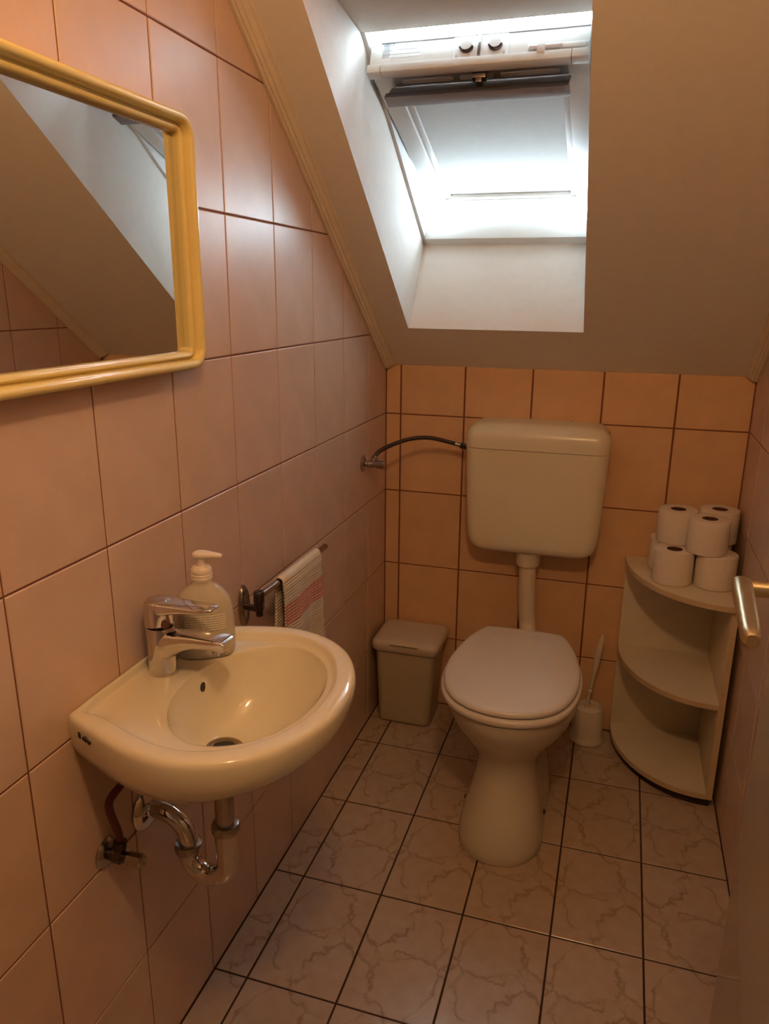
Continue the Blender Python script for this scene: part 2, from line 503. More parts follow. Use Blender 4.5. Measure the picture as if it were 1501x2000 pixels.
# ceiling: slope with the skylight shaft, then the flat part
def ceil_pt(x, y): return Vector((x, y, ZC - SL * y))
A = [ceil_pt(0.110, -0.149), ceil_pt(0.5885, -0.147), ceil_pt(0.600, -1.001), ceil_pt(0.124, -1.001)]   # shaft mouth
Ow = Vector((0, 0.010, 1.480)); Ew = Vector((0, -0.8252, 0.5648)); Nw = Vector((0, 0.5648, 0.8252))
def S(x, s, d): return Ow + Vector((x, 0, 0)) + Ew * s + Nw * d
Bq = [S(0.110, 0, 0), S(0.590, 0, 0), S(0.590, 0.683, 0), S(0.110, 0.683, 0)]
C0 = [ceil_pt(-0.12, 0.12), ceil_pt(W + 0.12, 0.12), ceil_pt(W + 0.12, YT), ceil_pt(-0.12, YT)]
mb = MB()
v = A + Bq + C0 + [S(-0.15, -0.45, 0.004), S(W + 0.15, -0.45, 0.004), S(W + 0.15, 2.1, 0.004), S(-0.15, 2.1, 0.004)]
f = []
for k in range(4):
    q = (k + 1) % 4
    f.append([8 + k, 8 + q, q, k])          # room side
    f.append([k, q, 4 + q, 4 + k])          # shaft
    f.append([4 + k, 4 + q, 12 + q, 12 + k])  # roof side
mb.add(v, f)
ce = struct(mb.build('ceiling', 'ceiling_paint', smooth=False, fix=True), 'white painted sloping ceiling with a skylight shaft', 'ceiling')
mb = MB().box(-0.12, W + 0.12, YF - 0.12, YT + 0.02, ZF, ZF + 0.08)
struct(mb.build('ceiling_flat', 'ceiling_paint', smooth=False), 'flat white ceiling above the doorway', 'ceiling')

# moulding between side walls and slope
def trim(name, xs, sgn, label):
    dvec = Vector((0, -1, SL)).normalized(); nvec = Vector((0, SL, 1)).normalized()
    prof = [(0, 0.001), (0, -0.021), (0.006, -0.0215), (0.009, -0.019), (0.012, -0.0195), (0.017, -0.014), (0.019, -0.0145), (0.026, -0.007), (0.031, -0.005), (0.031, 0.001)]
    rings = []
    for t in (0.0, 1.985):
        rings.append([Vector((xs + sgn * a, 0, ZC)) + dvec * (t + (0.0 if t else 0.006 - b * 0.0)) + nvec * b for a, b in prof])
    o = MB().loft(rings).build(name, 'trim_paint', smooth=False)
    return struct(o, label, 'trim')
trim('trim_1', 0.0002, 1, 'cream moulding along left wall under the sloping ceiling')
trim('trim_2', W - 0.0002, -1, 'cream moulding along right wall under the sloping ceiling')

# front wall with the doorway the picture is taken from, and the hall behind
DX0, DX1, DH = 0.17, 0.955, 2.02
mb = MB().box(-0.12, DX0, YF - 0.13, YF, 0, ZF).box(DX1, W + 0.12, YF - 0.13, YF, 0, ZF).box(DX0, DX1, YF - 0.13, YF, DH, ZF)
struct(mb.build('wall_front', 'front_paint', smooth=False), 'painted front wall around the doorway', 'wall')
mb = MB()
hx0, hx1, hy0, hy1 = -0.7, 1.9, YF - 1.5, YF - 0.13
mb.box(hx0 - 0.1, hx0, hy0, hy1, 0, ZF).box(hx1, hx1 + 0.1, hy0, hy1, 0, ZF).box(hx0 - 0.1, hx1 + 0.1, hy0 - 0.1, hy0, 0, ZF)
mb.box(hx0 - 0.1, -0.12, hy1, hy1 + 0.1, 0, ZF).box(W + 0.12, hx1 + 0.1, hy1, hy1 + 0.1, 0, ZF)
struct(mb.build('wall_hall', 'front_paint', smooth=False), 'painted walls of the hall behind the doorway', 'wall')
struct(MB().box(hx0 - 0.1, hx1 + 0.1, hy0 - 0.1, YF, -0.12, 0).build('floor_hall', 'edge_band', smooth=False), 'wooden hall floor behind the doorway', 'floor')
struct(MB().box(hx0 - 0.1, hx1 + 0.1, hy0 - 0.1, hy1, ZF, ZF + 0.1).build('ceiling_hall', 'front_paint', smooth=False), 'white hall ceiling behind the doorway', 'ceiling')
mb = MB().box(DX0 - 0.05, DX0 + 0.012, YF - 0.14, YF + 0.012, 0, DH + 0.05, 0.003).box(DX1 - 0.012, DX1 + 0.05, YF - 0.14, YF + 0.012, 0, DH + 0.05, 0.003).box(DX0 + 0.012, DX1 - 0.012, YF - 0.14, YF + 0.012, DH - 0.012, DH + 0.05, 0.003)
struct(mb.build('trim_3', 'door_paint'), 'cream door frame around the doorway', 'trim')

# ------------------------------------------------------------------ open door on the right
def build_door():
    root = bpy.data.objects.new('door_1', None); col.objects.link(root)
    E0 = Vector((0.8835, -1.372, 0)); H0 = Vector((0.930, -2.125, 0))
    u = (H0 - E0).normalized(); n = Vector((u.y, -u.x, 0))      # n towards the room
    if n.x > 0: n = -n
    root.location = H0
    struct(root, 'open cream lacquered door at the right with a brass lever', 'door')
    fn = lambda a, h, z: E0 + u * a - n * h + Vector((0, 0, z))
    L = (H0 - E0).length
    MB().box(0, L, 0, 0.040, 0.012, 2.005, 0.003).build('leaf', 'door_paint', root, fn=fn)
    # lever: neck out of the rose, grip running back along the leaf
    zc = 1.048; a0 = 0.060
    MB().lathe([(0.024, 0), (0.025, 0.003), (0.0235, 0.007), (0.011, 0.009), (0.010, 0.012)], fn(a0, 0, zc), n, 28).build('rose', 'brass', root)
    mb = MB()
    mb.tube([fn(a0, -0.004, zc), fn(a0, -0.03, zc), fn(a0, -0.052, zc)], 0.0085, 18)
    mb.build('lever_neck', 'brass', root)
    secs = []
    prof = [(-0.0105, 0.006, 0.006), (-0.009, 0.0085, 0.0095), (-0.002, 0.0095, 0.0112), (0.03, 0.0095, 0.0108), (0.08, 0.0092, 0.0100), (0.122, 0.0088, 0.0095), (0.133, 0.0075, 0.0085), (0.1375, 0.0045, 0.006)]
    for a, hn, hz in prof:
        off = -0.052 - 0.017 * max(0, a) / 0.13
        secs.append([Vector((a0 + a, off + p[0], zc + p[1])) for p in rrect(hn, hz, min(hn, hz) * 0.7, 5)])
    mb = MB().loft(secs)
    mb.build('lever_grip', 'brass', root, fn=fn)
    for z in (0.25, 1.75):
        MB().cyl(H0 + Vector((0.0, -0.004, z - 0.04)), H0 + Vector((0.0, -0.004, z + 0.04)), 0.007, 12).build('hinge', 'brass', root)
build_door()

# ------------------------------------------------------------------ skylight
def build_window():
    root = bpy.data.objects.new('window_1', None); col.objects.link(root)
    root.location = S(0.35, 0, 0)
    struct(root, 'white pivoting skylight tilted open with a pale blind', 'window')
    # fixed frame
    fn = lambda x, s, d: S(x, s, d)
    MB().box(0.104, 0.596, -0.010, 0.028, -0.002, 0.055, 0.002).build('frame_sill', 'window_white', root, fn=fn)
    MB().box(0.104, 0.1195, 0.0, 0.70, -0.002, 0.095, 0.002).build('frame_jamb', 'window_white', root, fn=fn)
    MB().box(0.5815, 0.598, 0.0, 0.70, -0.002, 0.095, 0.002).build('frame_jamb', 'window_white', root, fn=fn)
    MB().box(0.104, 0.596, 0.690, 0.735, -0.002, 0.105, 0.002).build('frame_head', 'window_white', root, fn=fn)
    MB().box(0.090, 0.612, 0.648, 0.79, 0.105, 0.125, 0.003).build('sky_block_hood', 'steel_grey', root, fn=fn)  # unseen hood added to keep sky light off the sash top
    th = 0.2594; c, s_ = math.cos(th), math.sin(th)
    G = lambda x, v, m: S(x, 0.3415 + v * c + m * s_, 0.0299 - v * s_ + m * c)
    sash = bpy.data.objects.new('sash', None); col.objects.link(sash)
    sash.parent = root; sash.location = Vector(G(0.35, 0, 0)) - root.location
    def part(mb, name, m, **k):
        return mb.build(name, m, sash, fn=G, **k)
    for a, b in ((0.1233, 0.168), (0.533, 0.5775)):
        part(MB().box(a, b, -0.335, 0.305, 0.0, 0.066, 0.002), 'stile', 'window_white')
    for a, b in ((0.168, 0.1836), (0.5179, 0.533)):
        part(MB().box(a, b, -0.31, 0.29, 0.008, 0.05, 0.0015), 'blind_rail', 'window_white')
    part(MB().box(0.168, 0.533, -0.335, -0.3, 0.0, 0.066, 0.002), 'bottom_rail', 'window_white')
    part(MB().box(0.1836, 0.5179, -0.3, -0.288, 0.004, 0.03, 0.001), 'blind_bar', 'window_white')
    part(MB().box(0.1836, 0.5179, -0.29, 0.27, 0.014, 0.018), 'blind', 'blind_fabric')
    part(MB().box(0.17, 0.531, -0.3, 0.29, 0.034, 0.040), 'pane', 'window_glass')
    # top rail, its upper edge faces the viewer
    part(MB().box(0.146, 0.5765, 0.25, 0.3045, 0.004, 0.066, 0.002), 'top_rail', 'window_white')
    part(MB().box(0.146, 0.5765, 0.3045, 0.3075, 0.054, 0.0665, 0.001), 'weather_strip', 'steel_grey')
    # lip of the ventilation bar with end blocks
    part(MB().box(0.1515, 0.5435, 0.288, 0.313, -0.012, 0.006, 0.002), 'vent_lip', 'window_white')
    part(MB().box(0.121, 0.150, 0.288, 0.313, -0.012, 0.006, 0.002), 'end_block', 'window_white')
    part(MB().box(0.545, 0.5785, 0.288, 0.313, -0.012, 0.006, 0.002), 'end_block', 'window_white')
    part(MB().box(0.168, 0.536, 0.245, 0.289, -0.003, 0.004, 0.001), 'vent_panel', 'steel_grey')
    for a, b in ((0.185, 0.298), (0.312, 0.384), (0.398, 0.52)):
        mb = MB(); pr = rrect((b - a) / 2, 0.0068, 0.006, 4)
        mb.loft([[Vector(((a + b) / 2 + p[0], 0.2605 + p[1], m)) for p in pr] for m in (-0.003, -0.0042)])
        part(mb, 'vent_slot', 'label_white')  # raised plates, white colour stands in for daylight through the slots
    # control bar (flap hanging open)
    mb = MB(); q = [(-0.002, 0.236), (-0.002, 0.240), (-0.042, 0.2745), (-0.042, 0.2705)]
    mb.add([(x, v, m) for x in (0.157, 0.541) for m, v in q], [[0, 1, 2, 3], [7, 6, 5, 4], [0, 4, 5, 1], [1, 5, 6, 2], [2, 6, 7, 3], [3, 7, 4, 0]])
    part(mb, 'flap_top', 'flap_grey', smooth=False)
    bar = part(MB().box(0.153, 0.543, 0.2395, 0.276, -0.046, -0.0405, 0.0015), 'control_bar', 'alu')
    MB().box(0.157, 0.541, 0.2765, 0.279, -0.046, -0.038, 0.0006).build('rubber_seal', 'rubber_and_hole_dark', bar, fn=G)
    mb = MB().box(0.343, 0.372, 0.268, 0.286, -0.022, -0.004, 0.002).box(0.351, 0.364, 0.258, 0.284, -0.030, -0.018, 0.002)
    part(mb, 'latch', 'dull_chrome')
    # lock plate on the upper edge
    pr = rrect(0.058, 0.027, 0.008, 4)
    plate = part(MB().loft([[Vector((0.360 + p[0], v, 0.029 + p[1])) for p in pr] for v in (0.3045, 0.3062)]), 'lock_plate', 'label_white')
    pr = rrect(0.0592, 0.0282, 0.0085, 4)
    MB().loft([[Vector((0.360 + p[0], v, 0.029 + p[1])) for p in pr] for v in (0.3045, 0.3052)]).build('plate_rim', 'steel_grey', plate, fn=G)
    for cx in (0.331, 0.391):
        mb = MB(); n = 18
        for r0, r1, a0, a1 in ((0.0125, 0.0155, 195, 345),):
            rings = []
            for k in range(n + 1):
                a = R(a0 + (a1 - a0) * k / n); ca, sa = math.cos(a), math.sin(a)
                rings.append([Vector((cx + ca * r, h, 0.033 + sa * r)) for r, h in ((r0, 0.3062), (r1, 0.3062), (r1, 0.313), (r0, 0.313))])
            mb.loft(rings)
        mb.build('lock_ring', 'dark_metal', plate, fn=G)
        mb = MB().loft([[Vector((cx + 0.0122 * math.cos(2 * math.pi * k / 20), h, 0.033 + 0.0122 * math.sin(2 * math.pi * k / 20))) for k in range(20)] for h in (0.3062, 0.315)])
        mb.build('keeper', 'label_white', plate, fn=G)
    for cx in (0.311, 0.409):
        MB().loft([[Vector((cx + 0.003 * math.cos(2 * math.pi * k / 12), h, 0.013 + 0.003 * math.sin(2 * math.pi * k / 12))) for k in range(12)] for h in (0.3062, 0.3072)]).build('screw', 'steel_grey', plate, fn=G)
    MB().box(0.3555, 0.3615, 0.306, 0.313, 0.008, 0.055, 0.001).build('latch_tongue', 'dull_chrome', plate, fn=G)
    # barrel bolt
    bolt = part(MB().box(0.457, 0.576, 0.3045, 0.307, 0.009, 0.024, 0.001), 'bolt_plate', 'steel_grey')
    mb = MB(); mb.tube([(0.46, 0.309, 0.0165), (0.525, 0.309, 0.0165)], 0.0042, 12); mb.build('bolt_rod', 'label_white', bolt, fn=G)
    MB().box(0.476, 0.492, 0.307, 0.316, 0.001, 0.020, 0.002).build('bolt_knob', 'label_white', bolt, fn=G)
    MB().box(0.519, 0.57, 0.307, 0.3095, 0.011, 0.022, 0.001).build('bolt_keeper', 'window_white', bolt, fn=G)
    # data label
    lab = part(MB().box(0.150, 0.236, 0.3045, 0.3050, 0.022, 0.060), 'data_label', 'label_white', smooth=False)
    mb = MB()
    for a in ((0.153, 0.1745, 0.0572, 0.0584), (0.153, 0.1745, 0.0488, 0.050), (0.153, 0.1542, 0.0488, 0.0584), (0.1733, 0.1745, 0.0488, 0.0584)):
        mb.box(a[0], a[1], 0.3050, 0.3053, a[2], a[3])
    mb.build('label_border', 'grey_ink', lab, fn=G, smooth=False)
    ux = Vector(G(1, 0, 0)) - Vector(G(0, 0, 0)); uy = Vector(G(0, 0, 1)) - Vector(G(0, 0, 0))
    text_part('lettering', 'VELUX', 0.0068, 'grey_ink', lab, G(0.1553, 0.3052, 0.0515), ux, uy, 0.0002)
    mb = MB()
    for a, b, m in ((0.182, 0.215, 0.0545), (0.182, 0.205, 0.050), (0.154, 0.172, 0.0385), (0.182, 0.226, 0.0385), (0.152, 0.234, 0.029)):
        mb.box(a, b, 0.3050, 0.3052, m, m + 0.0008)
    mb.build('label_lines', 'grey_ink', lab, fn=G, smooth=False)
build_window()

# ------------------------------------------------------------------ ceiling lamp (above the doorway, out of view)
LP = Vector((0.70, -2.04, 2.03))
def build_lamp():
    t = thing('ceiling_lamp', 'warm glowing globe ceiling lamp above the doorway', 'lamp', (LP.x, LP.y, ZF))
    MB().lathe([(0.05, 0), (0.05, 0.018), (0.03, 0.03), (0.012, 0.034), (0.012, ZF - LP.z - 0.047)], (LP.x, LP.y, ZF), (0, 0, -1), 24).build('base', 'brass', t)
    prof = [(max(0.004, 0.05 * math.sin(R(a))), -0.05 * math.cos(R(a))) for a in range(0, 181, 30)]
    MB().lathe(prof, LP, (0, 0, 1), 12).build('globe', 'lamp_globe', t)
build_lamp()

# ------------------------------------------------------------------ wall mirror
def build_mirror():
    y1, y0, z0, z1 = -1.114, -1.72, 1.222, 1.604
    t = thing('wall_mirror', 'mirror in a grooved yellow plastic frame hung above the washbasin', 'mirror', (0.0, (y0 + y1) / 2, z0))
    cy, cz = (y0 + y1) / 2, (z0 + z1) / 2; hw, hh = (y1 - y0) / 2, (z1 - z0) / 2
    # profile: (inset from outer edge, height off wall)
    prof = [(0.003, 0.001), (0.0, 0.006), (0.0, 0.024), (0.002, 0.0295), (0.0065, 0.032), (0.0115, 0.0305), (0.0140, 0.026), (0.0148, 0.0145), (0.0168, 0.0135), (0.0180, 0.0175), (0.0205, 0.0200), (0.0240, 0.0195), (0.0268, 0.0165), (0.0275, 0.012), (0.0275, 0.001)]
    rings = []
    for d, h in prof:
        pr = rrect(hw - d, hh - d, max(0.034 - d * 0.95, 0.006), 8)
        rings.append([Vector((h, cy + p[0], cz + p[1])) for p in pr])
    mb = MB(); mb.loft(rings, False, False, closed=True)
    mb.build('frame', 'yellow_plastic', t, angle=50)
    pr = rrect(hw - 0.0268, hh - 0.0268, 0.006, 4)
    MB().loft([[Vector((h, cy + p[0], cz + p[1])) for p in pr] for h in (0.002, 0.006)]).build('glass', 'mirror_glass', t, smooth=False)
build_mirror()

# ------------------------------------------------------------------ washbasin
BY = -1.343
ZR = 0.778
def basin_outline():
    half = [(0.0, 0.355), (0.055, 0.350), (0.105, 0.333), (0.152, 0.305), (0.188, 0.262), (0.207, 0.212), (0.209, 0.165), (0.197, 0.110), (0.176, 0.055), (0.154, 0.0)]
    pts = [(-a, b) for a, b in half[::-1]][:-1] + half
    dense = [(p.x, p.y) for p in catmull([(a, b, 0) for a, b in pts], 10)]
    return dense
OUT = basin_outline()
BC = (0.0, 0.165)
def radial(th):
    dx, dy = math.cos(th), math.sin(th); best = None
    P = OUT
    for i in range(len(P)):
        a, b = P[i], P[(i + 1) % len(P)]
        ex, ey = b[0] - a[0], b[1] - a[1]
        den = dx * ey - dy * ex
        if abs(den) < 1e-12: continue
        tx, ty = a[0] - BC[0], a[1] - BC[1]
        t = (tx * ey - ty * ex) / den; s = (tx * dy - ty * dx) / den
        if t > 0 and -1e-6 <= s <= 1 + 1e-6:
            best = t if best is None else max(best, t)
    return best
NB = 128
TH_ = [2 * math.pi * k / NB for k in range(NB)]
# make two samples hit the wall corners exactly
for sx in (-1, 1):
    a = math.atan2(-BC[1], sx * 0.154) % (2 * math.pi)
    k = min(range(NB), key=lambda i: abs(TH_[i] - a)); TH_[k] = a
RAD = [radial(a) for a in TH_]
def bowl_pt(k, kk, z, cw):
    """ring point of the bowl"""
    th = TH_[k]
    a, b = 0.1515 * kk, 0.1085 * kk
    dx, dy = math.cos(th), math.sin(th)
    r = 1 / math.sqrt((dx / a) ** 2 + (dy / b) ** 2)
    return Vector((cw + dy * r, BY + 0.008 * kk + dx * r, z))
def bowl_prof(t):
    k = 1 - t * 0.835
    g = 1 - ((k - 0.165) / 0.835) ** 2.3
    return k, ZR - 0.0155 - 0.1055 * g, 0.200 + (0.152 - 0.200) * (t ** 0.8)
def build_basin():
    t = thing('washbasin', 'cream ceramic wall-hung washbasin with an oval bowl', 'washbasin', (0.0, BY, 0.628))
    def ring(ins, z, scale=1.0):
        out = []
        for k in range(NB):
            g = min(1.0, max(0.0, (-math.sin(TH_[k]) - 0.62) / 0.25))
            r = RAD[k] - ins * (1 - 0.72 * g * g * (3 - 2 * g))
            u = (BC[0] + math.cos(TH_[k]) * r) * scale; w = max(0.0, (BC[1] + math.sin(TH_[k]) * r)) if ins <= 0.0045 else (BC[1] + math.sin(TH_[k]) * r)
            out.append(Vector((max(w, 0.0) * (scale ** 1.0), BY + u, z)))
        return out
    rings = [ring(0, 0.640, 0.22), ring(0, 0.645, 0.42), ring(0, 0.657, 0.60), ring(0, 0.673, 0.74), ring(0, 0.690, 0.845), ring(0, 0.706, 0.912), ring(0, 0.719, 0.953), ring(0, 0.730, 0.977), ring(0, 0.742, 0.991), ring(0, 0.755, 0.998), ring(0.0, ZR - 0.012),
             ring(0.0006, ZR - 0.0075), ring(0.0024, ZR - 0.0038), ring(0.0055, ZR - 0.0013), ring(0.0100, ZR - 0.0002), ring(0.014, ZR), ring(0.027, ZR - 0.0003), ring(0.0295, ZR - 0.0012), ring(0.032, ZR - 0.0045), ring(0.0345, ZR - 0.0092), ring(0.038, ZR - 0.0116)]
    # deck towards the bowl edge
    edge = []
    for k in range(NB):
        e = bowl_pt(k, 1.0, ZR - 0.0155, 0.200)
        o = rings[-1][k]
        edge.append((e, o))
    c = Vector((BC[1], BY, 0))
    def inner(e, o):
        re = (Vector((e.x, e.y, 0)) - c).length; ro = (Vector((o.x, o.y, 0)) - c).length
        return e if re < ro - 0.003 else Vector((c.x + (o.x - c.x) * (ro - 0.003) / ro, c.y + (o.y - c.y) * (ro - 0.003) / ro, e.z))
    be = [inner(e, o) for e, o in edge]
    for q, zz in ((0.3, 0.0124), (0.75, 0.0130), (0.94, 0.0138)):
        rings.append([Vector((o.x + (e.x - o.x) * q, o.y + (e.y - o.y) * q, ZR - zz)) for e, (_, o) in zip(be, edge)])
    rings.append(be)
    n = 18
    for i in range(1, n + 1):
        kk, z, cw = bowl_prof(i / n)
        f = max(0.0, 1 - i / 4)
        ring_ = []
        for k in range(NB):
            p = bowl_pt(k, kk, z, cw)
            d = be[k] - edge[k][0]
            ring_.append(p + Vector((d.x, d.y, 0)) * (1 - i / n) ** 2)
        rings.append(ring_)
    mb = MB(); mb.loft(rings, True, True)
    mb.build('bowl', 'ceramic', t, angle=60)
    # drain
    kk, z, cw = bowl_prof(1.0)
    dc = Vector((0.152, BY, z + 0.001))
    d = MB().lathe([(0.0175, -0.004), (0.019, 0.001), (0.023, 0.0025), (0.0285, 0.0018), (0.0315, -0.0005), (0.0315, -0.004)], dc, (0, 0, 1), 32, caps=False).build('drain_ring', 'lime_stain', t)
    MB().lathe([(0.0180, -0.003), (0.0180, 0.0004), (0.004, 0.0008)], dc, (0, 0, 1), 24).build('drain_hole', 'rubber_and_hole_dark', d)  # dark disc painted in place of the shaded drain opening
    # overflow
    tt = 0.11
    kb = min(range(NB), key=lambda i: abs(TH_[i] - (1.5 * math.pi + 0.36)))
    p0 = bowl_pt(kb, *(lambda q: (q[0], q[1], q[2]))(bowl_prof(tt))); p1 = bowl_pt(kb, *bowl_prof(tt + 0.05))
    tang = (p1 - p0).normalized(); nn = Vector((-tang.z, 0, tang.x))
    if nn.z < 0: nn = -nn
    pc = p0 + tang * 0.004
    sx = Vector((0, 1, 0))
    mk = lambda h, r: [pc + nn * h + (sx * math.cos(2 * math.pi * k / 24) * r * 0.85 + tang * math.sin(2 * math.pi * k / 24) * r * 1.05) for k in range(24)]
    MB().loft([mk(-0.004, 0.0072), mk(0.0012, 0.0072)]).build('overflow_hole', 'rubber_and_hole_dark', t)  # no real opening, its inner shade is this dark disc
    # maker's mark on the apron near the wall
    o = Vector((0.0, 0, 0))
    k0 = Vector((0.028, BY - 0.1655, 0.761)); k1 = Vector((0.062, BY - 0.1775, 0.756))
    ux = (k1 - k0).normalized()
    text_part('makers_mark', 'ebo', 0.0125, 'black_ink', t, k0 + Vector((0.0085, -0.0045, -0.0055)), ux, (0, -0.12, 1), 0.0012)
    b0 = k0 + Vector((0.002, -0.0035, 0))
    mb = MB(); uz = Vector((0, 0, 1)); un = ux.cross(uz).normalized()
    mb.add([b0 + ux * a + uz * b + un * c_ for c_ in (0, 0.0012) for a, b in ((0, -0.004), (0.005, -0.004), (0.005, 0.0045), (0, 0.0045))], [[0, 1, 2, 3], [4, 5, 6, 7], [0, 1, 5, 4], [1, 2, 6, 5], [2, 3, 7, 6], [3, 0, 4, 7]])
    mb.build('makers_mark', 'black_ink', t, smooth=False)
build_basin()

def build_faucet():
    zb = ZR - 0.0127
    bx = 0.0435
    BY = -1.3255
    t = thing('faucet', 'chrome single-lever basin mixer tap', 'faucet', (bx, BY, zb))
    def sec(x, zc, hh, hw, r=None):
        return [Vector((x, BY + p[0], zc + p[1])) for p in rrect(hw, hh, min(hw, hh) * 0.75 if r is None else r, 5)]
    mb = MB()
    mb.lathe([(0.0235, 0), (0.0235, 0.003), (0.0228, 0.006), (0.0222, 0.04), (0.0222, 0.076), (0.021, 0.0785)], (bx, BY, zb), (0, 0, 1), 40)
    mb.build('body', 'chrome', t)
    mb = MB().loft([sec(bx - 0.005, zb + 0.048, 0.024, 0.0205), sec(bx + 0.018, zb + 0.050, 0.024, 0.021), sec(bx + 0.030, zb + 0.0555, 0.0185, 0.0205), sec(bx + 0.045, zb + 0.0605, 0.0135, 0.020), sec(bx + 0.065, zb + 0.064, 0.0100, 0.0195), sec(bx + 0.09, zb + 0.065, 0.0085, 0.019), sec(bx + 0.113, zb + 0.0645, 0.0082, 0.0185, 0.003), sec(bx + 0.1175, zb + 0.0635, 0.0065, 0.0175, 0.003)])
    mb.build('spout', 'chrome', t, angle=45)
    MB().lathe([(0.0105, 0), (0.0115, 0.003), (0.0115, 0.012), (0.009, 0.012), (0.009, 0.009)], (bx + 0.101, BY, zb + 0.046), (0, 0, 1), 22).build('aerator', 'dull_chrome', t)
    MB().lathe([(0.0165, 0), (0.0185, 0.004), (0.015, 0.018), (0.012, 0.020)], (bx, BY, zb + 0.077), (0, 0, 1), 28).build('cartridge', 'dark_metal', t)
    mb = MB()
    cap = []
    for h, s in ((0.083, 1.0), (0.098, 1.0), (0.112, 0.985), (0.119, 0.93), (0.1225, 0.80), (0.124, 0.5)):
        cap.append([Vector((bx - 0.001 + 0.0228 * s * math.cos(2 * math.pi * k / 36), BY + 0.0228 * s * math.sin(2 * math.pi * k / 36), zb + h + 0.0025 * math.cos(2 * math.pi * k / 36) * (1 if h < 0.1 else 0.2))) for k in range(36)])
    mb.loft(cap)
    mb.loft([sec(bx, zb + 0.1115, 0.0115, 0.0215), sec(bx + 0.025, zb + 0.1135, 0.0085, 0.0205), sec(bx + 0.045, zb + 0.1155, 0.0055, 0.019), sec(bx + 0.07, zb + 0.1165, 0.0038, 0.0175), sec(bx + 0.086, zb + 0.1175, 0.003, 0.0155), sec(bx + 0.097, zb + 0.119, 0.0025, 0.0115), sec(bx + 0.0995, zb + 0.1195, 0.0015, 0.008)])
    mb.build('lever', 'chrome', t, angle=45)
    MB().lathe([(0.0062, 0), (0.0062, 0.006), (0.004, 0.0075)], (bx + 0.016, BY - 0.0125, zb + 0.088), (0.8, -0.6, 0), 16).build('hot_cold_button', 'cardboard', t)
build_faucet()

def build_soap():
    c = Vector((0.074, -1.247, ZR - 0.0122))
    t = thing('soap_dispenser', 'translucent pump bottle of liquid soap beside the tap', 'soap bottle', c)
    wx = Vector((0.86, 0.51, 0)); dx = Vector((0.51, -0.86, 0))
    prof = [(0.0, 0.041, 0.024), (0.002, 0.0455, 0.0275), (0.010, 0.0480, 0.0295), (0.05, 0.0485, 0.030), (0.085, 0.0465, 0.029), (0.100, 0.0415, 0.0265), (0.112, 0.032, 0.022), (0.120, 0.0225, 0.018), (0.125, 0.0165, 0.0155), (0.132, 0.0150, 0.0150)]
    rings = []
    for h, a, b in prof:
        r = []
        for k in range(40):
            th = 2 * math.pi * k / 40; ca, sa = math.cos(th), math.sin(th); e = 0.8
            r.append(c + wx * (abs(ca) ** e * math.copysign(1, ca) * a) + dx * (abs(sa) ** e * math.copysign(1, sa) * b) + Vector((0, 0, h)))
        rings.append(r)
    MB().loft(rings).build('bottle', 'bottle_plastic', t, angle=60)
    # printed label: patch that follows the front
    me_v = []; me_f = []; uvs = []
    nu, nv = 14, 6
    for j in range(nv + 1):
        h = 0.050 + 0.028 * j / nv
        for i in range(nu + 1):
            th = R(90 - 40 + 76 * i / nu); ca, sa = math.cos(th), math.sin(th); e = 0.8
            p = c + wx * (abs(ca) ** e * math.copysign(1, ca) * 0.0490) + dx * (abs(sa) ** e * 0.0305) + Vector((0, 0, h))
            me_v.append(p); uvs.append((1 - i / nu, j / nv))
    for j in range(nv):
        for i in range(nu):
            a = j * (nu + 1) + i
            me_f.append([a, a + 1, a + nu + 2, a + nu + 1])
    me = bpy.data.meshes.new('label'); me.from_pydata([p - c for p in me_v], [], me_f)
    ul = me.uv_layers.new(name='UVMap')
    for l in me.loops: ul.data[l.index].uv = uvs[l.vertex_index]
    me.shade_smooth(); me.materials.append(MATS['small_print'])
    o = bpy.data.objects.new('label', me); col.objects.link(o); o.parent = t
    MB().lathe([(0.0165, 0), (0.0170, 0.002), (0.0170, 0.005), (0.0162, 0.006), (0.0170, 0.007), (0.0170, 0.010), (0.0162, 0.011), (0.0168, 0.012), (0.0165, 0.019), (0.0135, 0.0225), (0.0075, 0.0235)], c + Vector((0, 0, 0.130)), (0, 0, 1), 28).build('collar', 'pump_plastic', t)
    mb = MB().lathe([(0.0075, 0), (0.0068, 0.012), (0.0085, 0.016)], c + Vector((0, 0, 0.152)), (0, 0, 1), 20)
    d = Vector((0.97, 0.20, 0)).normalized(); s = Vector((-d.y, d.x, 0)); b = c + Vector((0, 0, 0.168))
    secs = []
    for a, hw, z0, z1 in ((-0.0130, 0.004, 0.0025, 0.0060), (-0.0115, 0.0085, 0.0012, 0.0078), (-0.004, 0.0115, 0.0, 0.0092), (0.006, 0.0105, -0.0005, 0.0092), (0.018, 0.0075, 0.0005, 0.0080), (0.029, 0.0055, 0.0008, 0.0068), (0.0335, 0.004, 0.0008, 0.0058), (0.035, 0.0025, 0.0015, 0.005)):
        secs.append([b + d * a + s * p[0] + Vector((0, 0, (z0 + z1) / 2 + p[1])) for p in rrect(hw, (z1 - z0) / 2, min(hw, (z1 - z0) / 2) * 0.8, 4)])
    mb.loft(secs)
    mb.build('pump_head', 'pump_plastic', t, angle=50)
build_soap()

